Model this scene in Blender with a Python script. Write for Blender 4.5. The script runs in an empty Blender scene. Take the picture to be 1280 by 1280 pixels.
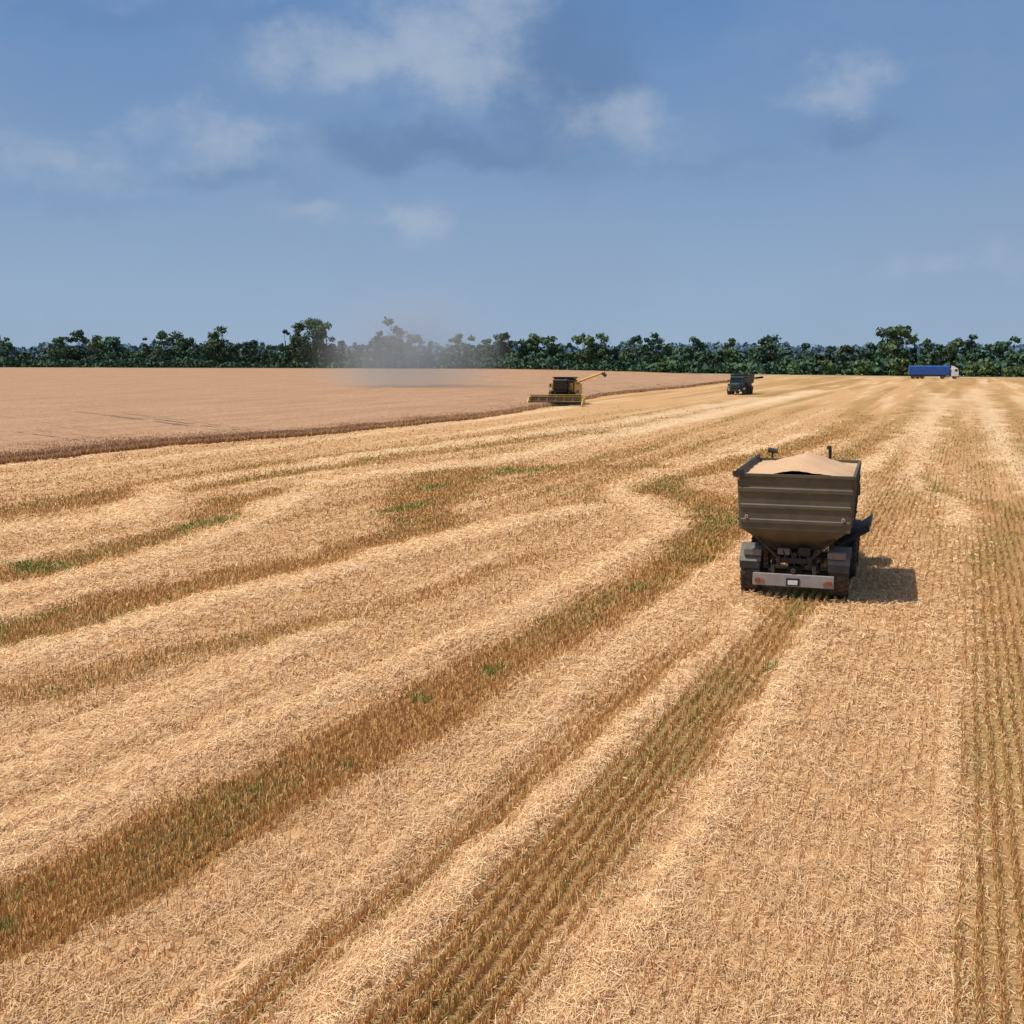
import bpy, math, random
import numpy as np
from mathutils import Vector, Matrix
rng=np.random.default_rng(7); random.seed(7)
sc=bpy.context.scene
sc.view_settings.view_transform='Standard'; sc.view_settings.look='None'; sc.view_settings.exposure=0
TH=math.radians(21.5); CT,ST=math.cos(TH),math.sin(TH)
R=math.radians

# ------------------------------------------------------------------ noise
def _h(ix,iy,s):
    n=(ix.astype(np.int64)*374761393+iy.astype(np.int64)*668265263+s*1442695041)&0xffffffff
    n=((n^(n>>13))*1274126177)&0xffffffff
    return ((n^(n>>16))&0xffff)/65535.0
def vn(x,y,s=0):
    ix=np.floor(x);iy=np.floor(y);fx=x-ix;fy=y-iy
    fx=fx*fx*(3-2*fx);fy=fy*fy*(3-2*fy)
    a=_h(ix,iy,s);b=_h(ix+1,iy,s);c=_h(ix,iy+1,s);d=_h(ix+1,iy+1,s)
    return (a*(1-fx)+b*fx)*(1-fy)+(c*(1-fx)+d*fx)*fy
def fbm(x,y,s=0,o=4):
    r=0;a=.5;t=0
    for i in range(o):
        r=r+a*vn(x*2**i,y*2**i,s+i*17);t+=a;a*=.5
    return r/t
def sst(a,b,x):
    t=np.clip((x-a)/(b-a),0,1);return t*t*(3-2*t)

# ------------------------------------------------------------------ field layout (metres)
BROWN=[([(-8,9),(-6.6,11.3),(-6.0,12.6),(-5.3,13.9),(-4.4,15.5),(-3.3,17.7),(-2.0,20.1),(-.7,23),(1,26.7),(3.1,31.3),(5.5,37),(7.7,43),(9.1,48.6),(8.7,53.7),(6.8,56.9),(7.3,61.4),(10.7,66.6),(17.1,76.4),(26.6,95.7),(40,130)],[.9,.9,.94,.94,.92,.94,.96,.94,.88,.9,.96,1.1,1.3,1.5,1.5,1.5,1.5,1.6,1.6,1.2],1.0),
 ([(-2.5,7),(-1.1,10),(-.7,11.1),(.6,14.3),(2.9,19.4),(6.0,26.3),(7.9,30.8),(13,44)],[.6,.62,.61,.66,.67,.72,.7,.71],.9),
 ([(-3,10),(-1.2,13.9),(.3,17.5),(2.2,21.8),(4.9,26.7)],[.15,.2,.28,.36,.35],.9),
 ([(-30,32),(-21.9,48.6),(-16.4,60.2),(-4.6,81.7),(20,137.1),(57.1,229),(100,330)],[2.2,2.0,2.4,2.2,2.2,3,3],.85),
 ([(-20,27),(-15.5,34.2),(-13.3,38.5),(-12,46.2),(-13,52.8),(-9.7,57.6)],[1.4,1.5,1.5,1.5,1.3,1.4],.85),
 ([(-15,21),(-12,26.3),(-9.8,31.3),(-6.3,37),(-3.1,44),(-4.4,52.8),(-3.2,64.8),(1.9,68.1),(9,69)],[1.1,1.2,1.2,1.2,1.4,1.9,2.4,1.9,1.2],.88),
 ([(15.5,61.4),(26.1,83.1),(61.8,174.7),(109,291.8)],[1.2,1.3,1.34,1.1],.8),
 ([(21.1,46.2),(20.6,54.3),(22.3,61.4),(31.6,83.1),(82.1,213.7),(120,310)],[.9,.7,.47,.53,.82,.9],.85),
 ([(20.6,54),(23,50),(28,48.5),(36,49)],[.4,.5,.6,.6],.8),
 ([(3.7,7),(5.1,10.7),(7.6,16.5),(11.7,26.3),(19.8,46.2)],[.6,.7,.8,.9,1.0],.6),
 ([(38.2,83.1),(114.2,275.1)],[1.0,1.4],.8),
 ([(30.5,58),(38,76)],[1.2,1.4],.6),
 ([(16.7,48.6),(19,57.6),(25.6,76.4),(63.6,174.7)],[.5,.4,.45,.67],.75),
 ([(9,33),(13,42),(19,55)],[.5,.7,.8],.65),
 ([(-16,17),(-9,22.5),(-4,29),(1.5,38.5)],[.6,.7,.6,.4],.55)]
BRIGHT=[([(-9,11),(-6.9,14.8),(-5.7,17.8),(-2.4,24),(1.4,32.4),(5.3,41.7),(6.3,45.1),(5.6,49.9),(5.1,55.9),(7,62.2),(13.3,73.4),(25,98)],[.3,.3,.3,.32,.36,.45,.55,.6,.65,.65,.65,.7]),
 ([(-3.3,7.5),(-2,10.4),(0,15.3),(4,24.2),(6.1,29.3)],[.19,.2,.23,.25,.19]),
 ([(-1.2,7),(.1,10),(1.8,13.2),(3.1,16.5),(5.8,23.6),(8.2,29.8)],[.18,.18,.21,.22,.25,.23]),
 ([(-15,17),(-11.1,24.2),(-6.3,34),(-1.2,43),(3.5,50)],[.6,.64,.8,.9,.9]),
 ([(-17,26),(-14.2,31.3),(-12,37),(-10.6,48.6),(-9.5,61.4),(-1,73.4),(21.3,127.9),(58.9,223.7)],[.8,.8,.96,.94,1.1,1.4,1.7,2.2]),
 ([(-22,38),(-19.4,43),(-15.9,46.2),(-17.8,57.6),(-12,71.7),(9.4,112.7),(40,185)],[1,1.1,1.2,1.1,1.3,1.7,2]),
 ([(17.6,45),(19.8,52),(20.9,60),(29,80),(75,205)],[.5,.4,.4,.6,1.1]),
 ([(14.5,50),(17.4,60),(28,84),(69,180)],[.6,.6,.7,1.2]),
 ([(24,50),(27,60),(36,84),(94,235)],[.7,.7,.9,1.3])]
GREEN=[(-1.7,21.7,.35,.35),(-3.9,16.8,.25,.28),(-2.7,17.9,.18,.2),(0,66.6,2.8,1.3),(-14.9,35.8,2.0,1.2),(7.0,28.8,.18,.3),(-4.6,49.9,.9,3.0),(-4,58,1.0,2.5),(3.6,32.5,.3,1.0),(-12.2,45,.9,3),(-6,12.6,.3,.3),(-.4,23.8,.3,.7),(5.6,24,.15,.8)]
def band(x,y,pts,hw,soft):
    best=np.full(x.shape,-1e9)
    for i in range(len(pts)-1):
        ax,ay=pts[i];bx,by=pts[i+1];dx,dy=bx-ax,by-ay
        t=np.clip(((x-ax)*dx+(y-ay)*dy)/(dx*dx+dy*dy),0,1)
        d=np.hypot(x-ax-t*dx,y-ay-t*dy)
        best=np.maximum(best,(hw[i]*(1-t)+hw[i+1]*t)-d)
    return sst(-soft,soft,best)
def masks(x,y):
    r=np.hypot(x,y)
    k=.12+.012*r
    wx=x+(fbm(x*.9,y*.9,3)-.5)*k*1.6+(fbm(x*.2,y*.2,13)-.5)*k*1.5
    wy=y+(fbm(x*.9,y*.9,5)-.5)*k*2
    so=.16+.008*r
    b=np.zeros(x.shape);br=np.zeros(x.shape)
    for p,h,s in BROWN: b=np.maximum(b,s*band(wx,wy,p,h,so))
    for p,h in BRIGHT: br=np.maximum(br,band(wx,wy,p,h,so))
    u=x*CT-y*ST;w=x*ST+y*CT
    st=fbm(u*.55+2,w*.02,21,4); st2=fbm(u*.16,w*.006,31,3)
    b=np.maximum(b,.65*sst(.5,.70,st)*sst(30,70,r))
    b=np.maximum(b,.65*sst(.5,.62,st2)*sst(60,110,r))
    b=np.maximum(b,.50*sst(.5,2.0,u)*sst(60,30,r)*(.4+.8*fbm(x*1.1,y*.5,41)))
    br=np.maximum(br*(1-.2*b),.7*sst(.54,.72,fbm(u*.7+9,w*.03,51,4))*(1-b))
    b=b*(1-.85*br)
    g=np.zeros(x.shape)
    for gx,gy,rx,ry in GREEN:
        du=(x-gx)*CT-(y-gy)*ST;dw=(x-gx)*ST+(y-gy)*CT
        g=np.maximum(g,np.exp(-(du/rx)**2-(dw/ry)**2))
    g=.85*sst(.3,.95,g*(.35+1.3*fbm(x*2.2,y*2.2,61)))
    gn=sst(.42,.78,fbm(u*.9,w*.15,71))
    g=np.maximum(g,(.25*sst(14,30,r)+.22)*b*gn)
    return b,np.clip(g,0,1),br

# ------------------------------------------------------------------ mesh helpers
def quick_mesh(name,V,F4,cols=None,mat=None,smooth=False,link=True):
    me=bpy.data.meshes.new(name)
    n=len(V);m=len(F4);k=F4.shape[1]
    me.vertices.add(n);me.vertices.foreach_set('co',np.ascontiguousarray(V,dtype=np.float32).ravel())
    me.loops.add(m*k);me.loops.foreach_set('vertex_index',np.ascontiguousarray(F4,dtype=np.int32).ravel())
    me.polygons.add(m);me.polygons.foreach_set('loop_start',np.arange(0,m*k,k,dtype=np.int32))
    me.polygons.foreach_set('loop_total',np.full(m,k,dtype=np.int32))
    if smooth: me.polygons.foreach_set('use_smooth',np.ones(m,dtype=bool))
    me.update(calc_edges=True)
    if cols is not None:
        a=me.color_attributes.new('col','FLOAT_COLOR','POINT')
        c=np.ones((n,4),dtype=np.float32);c[:,:3]=cols
        a.data.foreach_set('color',c.ravel())
    if mat: me.materials.append(mat)
    ob=bpy.data.objects.new(name,me)
    if link: sc.collection.objects.link(ob)
    return ob
def quads(c,a,b):
    V=np.stack([c-a-b,c-a+b,c+a+b,c+a-b],1).reshape(-1,3)
    F=np.arange(len(V)).reshape(-1,4)
    return V,F

# ------------------------------------------------------------------ materials
def newmat(name):
    m=bpy.data.materials.new(name);m.use_nodes=True
    return m,m.node_tree,m.node_tree.nodes['Principled BSDF']
def N(nt,t,**k):
    n=nt.nodes.new(t)
    for a,b in k.items(): setattr(n,a,b)
    return n
def paint(name,col,rough=.5,metal=0,var=.25,scale=6,dirt=(.25,.17,.09),dirtamt=.25):
    m,nt,p=newmat(name)
    tc=N(nt,'ShaderNodeTexCoord');no=N(nt,'ShaderNodeTexNoise');no.inputs['Scale'].default_value=scale;no.inputs['Detail'].default_value=6
    nt.links.new(tc.outputs['Object'],no.inputs['Vector'])
    rp=N(nt,'ShaderNodeValToRGB');rp.color_ramp.elements[0].position=.3;rp.color_ramp.elements[1].position=.75
    rp.color_ramp.elements[0].color=tuple(c*(1-var) for c in col)+(1,);rp.color_ramp.elements[1].color=tuple(min(1,c*(1+var)) for c in col)+(1,)
    nt.links.new(no.outputs['Fac'],rp.inputs['Fac'])
    n2=N(nt,'ShaderNodeTexNoise');n2.inputs['Scale'].default_value=scale*.35;n2.inputs['Detail'].default_value=8;n2.inputs['Roughness'].default_value=.7
    nt.links.new(tc.outputs['Object'],n2.inputs['Vector'])
    mr=N(nt,'ShaderNodeMapRange');mr.inputs['From Min'].default_value=.42;mr.inputs['From Max'].default_value=.7;mr.inputs['To Max'].default_value=dirtamt*2.2
    nt.links.new(n2.outputs['Fac'],mr.inputs['Value'])
    mx=N(nt,'ShaderNodeMixRGB');mx.inputs['Color2'].default_value=dirt+(1,)
    nt.links.new(mr.outputs[0],mx.inputs['Fac']);nt.links.new(rp.outputs[0],mx.inputs['Color1'])
    nt.links.new(mx.outputs[0],p.inputs['Base Color'])
    p.inputs['Roughness'].default_value=rough;p.inputs['Metallic'].default_value=metal
    return m
def attrmat(name):
    m,nt,p=newmat(name)
    at=N(nt,'ShaderNodeAttribute');at.attribute_name='col'
    nt.nodes.remove(p)
    d=N(nt,'ShaderNodeBsdfDiffuse')
    nt.links.new(at.outputs['Color'],d.inputs[0]);nt.links.new(d.outputs[0],nt.nodes['Material Output'].inputs[0])
    return m

# ------------------------------------------------------------------ GROUND
def build_ground():
    az=np.concatenate([np.linspace(-180,-34,40,endpoint=False),np.linspace(-34,34,470),np.linspace(34,180,41)[1:]])
    az=np.radians(az)
    rr=np.concatenate([[.3,2,4,6],np.geomspace(8,420,520),np.geomspace(420,9000,40)[1:]])
    A,RR=np.meshgrid(az,rr)
    X=RR*np.sin(A);Y=RR*np.cos(A)
    x=X.ravel();y=Y.ravel();r=RR.ravel()
    b,g,br=masks(x,y)
    cl=fbm(x*3.2,y*3.2,81,3);cl2=fbm(x*.8,y*.8,83,2)
    fade=sst(200,60,r)
    z=((cl-.5)*.10*(1-.7*b)+(cl2-.5)*.10+br*.06-b*.03)*fade
    V=np.stack([x,y,z],1)
    na=len(az);nr=len(rr)
    i=np.arange(nr-1)[:,None]*na+np.arange(na-1)[None,:]
    F=np.stack([i,i+1,i+1+na,i+na],-1).reshape(-1,4)[:,::-1]
    m,nt,p=newmat('stubble_ground')
    nt.nodes.remove(p);p=N(nt,'ShaderNodeBsdfDiffuse');nt.links.new(p.outputs[0],nt.nodes['Material Output'].inputs[0])
    L=nt.links.new
    at=N(nt,'ShaderNodeAttribute');at.attribute_name='col'
    sp=N(nt,'ShaderNodeSeparateColor');L(at.outputs['Color'],sp.inputs[0])
    geo=N(nt,'ShaderNodeNewGeometry')
    mp=N(nt,'ShaderNodeMapping');mp.inputs['Rotation'].default_value=(0,0,TH)
    L(geo.outputs['Position'],mp.inputs['Vector'])   # x' = across the rows, y' = along them
    def noise(scale,det,vecscale=None,rough=.6,dist=0):
        n=N(nt,'ShaderNodeTexNoise');n.noise_dimensions='2D';n.inputs['Scale'].default_value=scale;n.inputs['Detail'].default_value=det;n.inputs['Roughness'].default_value=rough;n.inputs['Distortion'].default_value=dist
        if vecscale:
            q=N(nt,'ShaderNodeMapping');q.inputs['Scale'].default_value=vecscale;L(mp.outputs[0],q.inputs['Vector']);L(q.outputs[0],n.inputs['Vector'])
        else: L(mp.outputs[0],n.inputs['Vector'])
        return n.outputs['Fac']
    def mrange(v,a,b_,c=0,d=1):
        q=N(nt,'ShaderNodeMapRange');q.inputs['From Min'].default_value=a;q.inputs['From Max'].default_value=b_;q.inputs['To Min'].default_value=c;q.inputs['To Max'].default_value=d
        L(v,q.inputs['Value']);return q.outputs[0]
    def mix(f,c1,c2,bt='MIX'):
        q=N(nt,'ShaderNodeMixRGB');q.blend_type=bt
        for s,v in ((0,f),(1,c1),(2,c2)):
            if hasattr(v,'default_value') : L(v,q.inputs[s])
            elif isinstance(v,tuple): q.inputs[s].default_value=v+(1,)
            else: q.inputs[s].default_value=v
        return q.outputs[0]
    fine=noise(9,4,(1,1,1),.7); mid=noise(1.6,4,(1,.5,1)); streak=noise(1.3,4,(1,.06,1),.65); big=noise(.12,3,(1,.25,1))
    straw=mix(mrange(fine,.3,.7),(.48,.255,.11),(.73,.45,.225))
    straw=mix(mrange(mid,.35,.7,0,.5),straw,(.75,.475,.245))
    straw=mix(mrange(streak,.45,.7,0,.5),straw,(.52,.285,.12))
    brown=mix(mrange(fine,.3,.7),(.29,.15,.055),(.49,.285,.11))
    brown=mix(mrange(streak,.4,.7,0,.5),brown,(.40,.26,.10))
    c=mix(sp.outputs[0],straw,brown)
    c=mix(mrange(sp.outputs[2],0,1,0,.8),c,(.87,.63,.38))
    wv=N(nt,'ShaderNodeTexWave');wv.wave_type='BANDS';wv.bands_direction='X';wv.inputs['Scale'].default_value=math.pi*2/20/.22*1.0;wv.inputs['Distortion'].default_value=.6;wv.inputs['Detail'].default_value=1
    L(mp.outputs[0],wv.inputs['Vector'])
    rowf=mix(1.0,wv.outputs['Fac'],mix(sp.outputs[0],(.3,.3,.3),(.75,.75,.75)),'MULTIPLY')
    c=mix(mrange(rowf,0,1,0,.4),c,(.28,.14,.05))
    c=mix(mrange(big,.4,.65,0,.3),c,(.60,.36,.175))
    gr=mix(mrange(fine,.3,.7),(.11,.15,.03),(.28,.28,.08))
    gm=mix(1.0,sp.outputs[1],mrange(fine,.25,.6,.35,1),'MULTIPLY')
    c=mix(gm,c,gr)
    L(c,p.inputs['Color'])
    bp=N(nt,'ShaderNodeBump');bp.inputs['Strength'].default_value=.9;bp.inputs['Distance'].default_value=.06
    L(fine,bp.inputs['Height']);L(bp.outputs[0],p.inputs['Normal'])
    ob=quick_mesh('ground',V,F,np.stack([b,g,br],1),m,True)
    return ob
build_ground()

# ------------------------------------------------------------------ straw litter and standing stubble
def build_straw():
    n=740000
    az=np.radians(rng.uniform(-28.5,28.5,n));r=np.exp(rng.uniform(math.log(8.5),math.log(150),n))
    kp=rng.random(n)<(1-.93*sst(38,140,r))
    az=az[kp];r=r[kp];n=len(r)
    x=r*np.sin(az);y=r*np.cos(az)
    b,g,br=masks(x,y)
    cov=fbm(x*1.5,y*1.5,91,3)
    stand=rng.random(n)<np.clip(.10+.95*b-.25*br,0,1)
    u=x*CT-y*ST;w=x*ST+y*CT
    sp=.22
    us=(np.round(u/sp)+rng.normal(0,.12,n)+(fbm(w*.4,u*.1,7)-.5)*.35)*sp
    # on the right the litter was combed between the drilled rows too
    rowy=sst(.3,1.8,u)*(1-.6*br)
    ul=(np.round(u/sp)+rng.normal(0,.15,n)+(fbm(w*.4,u*.1,7)-.5)*.35)*sp
    u=np.where(stand,us,np.where(rng.random(n)<.93*rowy,ul,u))
    x=u*CT+w*ST;y=-u*ST+w*CT
    ex=np.interp(y,[42,60.6,70.7,84.6,95.7,122.9,147,196],[-45,-35.6,-31.6,-25.9,-17.3,-3.4,3.1,16.3])
    keep=(stand|(rng.random(n)<(.35+1.0*sst(.35,.6,cov)+.5*br)))&(x>ex+.6)
    x,y,b,g,br,stand,r,rowy=[v[keep] for v in (x,y,b,g,br,stand,r,rowy)]
    n=len(x)
    cl=fbm(x*3.2,y*3.2,81,3);cl2=fbm(x*.8,y*.8,83,2)
    z0=(cl-.5)*.10*(1-.7*b)+(cl2-.5)*.10+br*.06-b*.03
    k=np.maximum(1,r/14)
    wid=np.where(stand,.0045,.0030)*k*rng.uniform(.7,1.4,n)
    ln=np.where(stand,rng.uniform(.035,.075,n),rng.uniform(.025,.11,n)*np.minimum(1.3,.8+.2*k)*(1-.4*rowy))
    yaw=rng.uniform(0,2*math.pi,n)
    yaw=np.where(~stand&(rng.random(n)<.35+.3*rowy),math.pi/2-TH+rng.normal(0,.35,n),yaw)
    tilt=np.where(stand,math.pi/2+rng.normal(0,.35,n),rng.normal(.03,.2,n))
    A=np.stack([np.cos(yaw)*np.cos(tilt),np.sin(yaw)*np.cos(tilt),np.sin(tilt)],1)*ln[:,None]
    yb=rng.uniform(-.9,.9,n)
    B=np.where(stand[:,None],np.stack([np.cos(yb),np.sin(yb),0*yaw],1),np.stack([-np.sin(yaw),np.cos(yaw),rng.normal(0,.5,n)],1))*wid[:,None]
    zc=np.where(stand,z0+ln*.9,z0+.012+rng.random(n)**2*(.03+.05*br+.03*rowy)+np.abs(A[:,2]))
    C=np.stack([x,y,zc],1)
    V,F=quads(C,A,B)
    t=rng.random(n)[:,None]
    straw=np.array([.62,.365,.165])*(1-t)+np.array([.90,.635,.36])*t
    stub=np.array([.56,.285,.09])*(1-t)+np.array([.89,.56,.235])*t
    gr=np.array([.19,.23,.05])*(1-t)+np.array([.38,.41,.12])*t
    mixb=np.clip(.50*(1-b)+.15*rowy,0,1)[:,None]
    c=np.where(stand[:,None],stub*(1-mixb)+straw*mixb,straw)
    c=c*(1+.2*br)[:,None]
    isg=rng.random(n)<(g*.75)
    c=np.where(isg[:,None],gr,c)
    c=np.clip(c*rng.uniform(.85,1.1,n)[:,None],0,.95)
    quick_mesh('straw_stubble',V,F,np.repeat(c,4,axis=0),attrmat('straw_blades'))
build_straw()

# ------------------------------------------------------------------ standing wheat
WH=.50
def build_wheat():
    edge=np.array([(-110,-60),(-65,0),(-45,42),(-35.6,60.6),(-31.6,70.7),(-25.9,84.6),(-17.3,95.7),(-3.4,122.9),(3.1,147),(16.3,196),(37.6,247),(70,334)],float)
    far=np.array([(-900,-60),(-900,0),(-900,200),(-850,400),(-760,700),(-520,690),(-400,668),(-284,636),(-140,598),(0,560),(50,455),(76,350)],float)
    def resamp(P,t0,t):
        return np.stack([np.interp(t,t0,P[:,0]),np.interp(t,t0,P[:,1])],1)
    s=np.arange(len(edge));t=np.concatenate([np.linspace(0,2,20,endpoint=False),np.linspace(2,8,700,endpoint=False),np.linspace(8,11,300)])
    E=resamp(edge,s,t);Fp=resamp(far,s,t)
    E[:,0]+=(fbm(t*6,t*0,2)-.5)*1.6+(fbm(t*60,t*0,4)-.5)*.7
    js=np.concatenate([[0,0.00001],np.geomspace(.0012,1,70),[1]])
    nj=len(js)
    P=E[None]*(1-js[:,None,None])+Fp[None]*js[:,None,None]
    x=P[...,0];y=P[...,1]
    z=WH+(fbm(x*.5,y*.5,9)-.5)*.12+(fbm(x*.05,y*.05,19)-.5)*.2
    z[0]=-.05;z[-1]=-.05
    z[1]=WH*.55+(rng.random(z.shape[1])-.5)*.2
    V=np.stack([x,y,z],-1).reshape(-1,3)
    nt_=len(t)
    i=np.arange(nj-1)[:,None]*nt_+np.arange(nt_-1)[None,:]
    F=np.stack([i,i+1,i+1+nt_,i+nt_],-1).reshape(-1,4)
    m,nt,p=newmat('ripe_wheat');L=nt.links.new
    geo=N(nt,'ShaderNodeNewGeometry');mp=N(nt,'ShaderNodeMapping');mp.inputs['Rotation'].default_value=(0,0,TH)
    L(geo.outputs['Position'],mp.inputs['Vector'])
    q=N(nt,'ShaderNodeMapping');q.inputs['Scale'].default_value=(1,.12,1);L(mp.outputs[0],q.inputs['Vector'])
    a=N(nt,'ShaderNodeTexNoise');a.inputs['Scale'].default_value=.35;a.inputs['Detail'].default_value=6;a.inputs['Roughness'].default_value=.7;L(q.outputs[0],a.inputs['Vector'])
    r=N(nt,'ShaderNodeValToRGB');e=r.color_ramp.elements;e[0].position=.3;e[0].color=(.42,.24,.135,1);e[1].position=.7;e[1].color=(.58,.355,.205,1)
    L(a.outputs['Fac'],r.inputs['Fac'])
    f=N(nt,'ShaderNodeTexNoise');f.inputs['Scale'].default_value=3;f.inputs['Detail'].default_value=5;L(geo.outputs['Position'],f.inputs['Vector'])
    mx=N(nt,'ShaderNodeMixRGB');mx.blend_type='MULTIPLY';mx.inputs[0].default_value=.8
    r2=N(nt,'ShaderNodeValToRGB');r2.color_ramp.elements[0].position=.35;r2.color_ramp.elements[0].color=(.66,.62,.56,1);r2.color_ramp.elements[1].position=.6
    L(f.outputs['Fac'],r2.inputs[0]);L(r.outputs[0],mx.inputs[1]);L(r2.outputs[0],mx.inputs[2])
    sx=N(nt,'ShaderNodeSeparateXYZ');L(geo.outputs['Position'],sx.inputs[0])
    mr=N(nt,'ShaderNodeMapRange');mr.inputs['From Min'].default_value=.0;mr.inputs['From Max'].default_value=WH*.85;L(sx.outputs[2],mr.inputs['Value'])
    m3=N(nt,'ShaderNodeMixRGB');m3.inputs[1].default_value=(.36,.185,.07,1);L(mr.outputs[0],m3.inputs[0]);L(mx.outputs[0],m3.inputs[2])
    L(m3.outputs[0],p.inputs['Base Color']);p.inputs['Roughness'].default_value=.9;p.inputs['Specular IOR Level'].default_value=.1
    bp=N(nt,'ShaderNodeBump');bp.inputs['Strength'].default_value=.7;bp.inputs['Distance'].default_value=.2;L(f.outputs['Fac'],bp.inputs['Height']);L(bp.outputs[0],p.inputs['Normal'])
    ob=quick_mesh('wheat_field',V,F,None,m,True)
    n=90000
    tt=rng.uniform(2,11,n);tt=np.where(rng.random(n)<.6,rng.uniform(2,7,n),tt)
    ep=resamp(edge,s,tt)
    jx=(fbm(tt*6,tt*0,2)-.5)*1.6+(fbm(tt*60,tt*0,4)-.5)*.7
    off=-rng.exponential(1.6,n)+.45
    x=ep[:,0]+jx+off*CT;y=ep[:,1]-off*ST
    h=rng.uniform(.34,.54,n)*WH*np.where(off>0,.75,1.05)
    yaw=rng.uniform(-1,1,n);wd=rng.uniform(.012,.035,n)
    A=np.stack([rng.normal(0,.05,n),rng.normal(0,.05,n),h],1);B=np.stack([np.cos(yaw)*wd,np.sin(yaw)*wd,0*x],1)
    V,F=quads(np.stack([x,y,h],1),A,B)
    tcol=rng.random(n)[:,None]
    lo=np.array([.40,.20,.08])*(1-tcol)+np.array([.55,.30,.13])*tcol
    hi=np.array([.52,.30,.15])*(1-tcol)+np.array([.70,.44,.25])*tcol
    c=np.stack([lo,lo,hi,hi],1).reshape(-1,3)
    o2=quick_mesh('wheat_stalks',V,F,c,attrmat('wheat_blades'))
    o2.parent=ob
build_wheat()

# ------------------------------------------------------------------ trees
def treeline(name,trees,seed,base=(.030,.052,.020),haze_tint=(.0,.0,.0),leaf=.55,dens=1.0,hedge=None):  # bluish distance haze is painted into the leaf colours as a constant offset
    g=np.random.default_rng(seed)
    Vs=[];Cs=[];TV=[];TF=[];tn=0
    for (tx,ty,H,Rr) in trees:
        nl=int(g.integers(11,18))
        tone=g.uniform(.6,1.5);hue=g.uniform(-.15,.25)
        slim=g.random()<.18
        if slim: Rr*=.55
        lob=[]
        for k in range(nl):
            f=g.uniform(.18,.95)
            rad=Rr*(math.sin(math.pi*min(.97,max(.2,f*.85+.08)))**.55)
            a=g.uniform(0,6.28);d=rad*math.sqrt(g.uniform(.05,.8))
            lr=Rr*g.uniform(.24,.46)*(1.0 if f<.8 else .8)
            lob.append((tx+math.cos(a)*d,ty+math.sin(a)*d,H*f-lr*.4,lr,g.uniform(.6,1.5)))
        lob.append((tx+g.uniform(-.2,.2)*Rr,ty,H-Rr*.28,Rr*.34,1.15))
        for (lx,ly,lz,lr,lt) in lob:
            n=int(62*dens*(lr/2.2)**1.5)+16
            d=g.normal(size=(n,3));d/=np.linalg.norm(d,axis=1)[:,None]
            rad=lr*g.uniform(.35,1.0,n)[:,None]+g.exponential(.12,n)[:,None]*lr
            c=np.array([lx,ly,lz])+d*rad*np.array([1.1,1.1,.72])
            nrm=d+g.normal(0,.5,(n,3));nrm/=np.linalg.norm(nrm,axis=1)[:,None]
            up=g.normal(size=(n,3));a=np.cross(nrm,up);a/=np.linalg.norm(a,axis=1)[:,None]+1e-6
            b=np.cross(nrm,a);s=(leaf*g.uniform(.45,1.25,n))[:,None]
            V,_=quads(c,a*s,b*s*.7)
            Vs.append(V)
            col=np.array(base)*tone*lt*g.uniform(.6,1.5,n)[:,None]*np.array([1+hue*1.5,1+hue*.5,1-hue])+np.array(haze_tint)
            Cs.append(np.repeat(col,4,axis=0))
        def tube(p,q,r0,r1):
            nonlocal tn
            p=np.array(p);q=np.array(q);ax=q-p;ax/=np.linalg.norm(ax)
            s1=np.cross(ax,[.3,.9,.1]);s1/=np.linalg.norm(s1);s2=np.cross(ax,s1)
            an=np.arange(6)/6*6.283
            ring=np.cos(an)[:,None]*s1+np.sin(an)[:,None]*s2
            TV.append(np.concatenate([p+ring*r0,q+ring*r1]))
            i=np.arange(6);TF.append(np.stack([i,(i+1)%6,(i+1)%6+6,i+6],1)+tn);tn+=12
        tube((tx,ty,-.2),(tx,ty,H*.7),H*.022,H*.009)
        for k in range(4):
            l=lob[int(g.integers(0,nl))];tube((tx,ty,H*g.uniform(.22,.5)),(l[0],l[1],l[2]),H*.010,H*.004)
    if hedge:
        for (x0,y0,x1,y1,hh,th) in hedge:
            L=math.hypot(x1-x0,y1-y0);n=int(L*22*dens)
            t=g.random(n);px=x0+(x1-x0)*t;py=y0+(y1-y0)*t
            dx,dy=(y1-y0)/L,-(x1-x0)/L
            o=g.uniform(-th,th,n)
            prof=hh*(.35+1.2*fbm(t*L/12,t*0+x0,seed+3,4))
            zz=g.random(n)**.8*prof*(1-.4*(np.abs(o)/th)**2)
            c=np.stack([px+dx*o,py+dy*o,zz],1)
            nrm=g.normal(size=(n,3));nrm/=np.linalg.norm(nrm,axis=1)[:,None]
            a=np.cross(nrm,g.normal(size=(n,3)));a/=np.linalg.norm(a,axis=1)[:,None];b=np.cross(nrm,a)
            s=(leaf*1.2*g.uniform(.6,1.4,n))[:,None]
            V,_=quads(c,a*s,b*s*.8);Vs.append(V)
            lt=.5+1.2*fbm(t*L/6,zz/3,seed+5,3)
            col=np.array(base)*(lt*g.uniform(.6,1.4,n))[:,None]+np.array(haze_tint)
            Cs.append(np.repeat(col,4,axis=0))
    V=np.concatenate(Vs);C=np.concatenate(Cs)
    F=np.arange(len(V)).reshape(-1,4)
    ob=quick_mesh(name,V,F,np.clip(C,0,1),attrmat(name+'_leaves'))
    if TV:
        o2=quick_mesh(name+'_trunks',np.concatenate(TV),np.concatenate(TF),None,paint('bark',(.08,.065,.05),.9,dirtamt=0))
        o2.parent=ob
    return ob
line=np.array([(-520,712),(-284,648),(0,574),(66,466),(104,426),(164,378),(260,310)],float)
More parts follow.
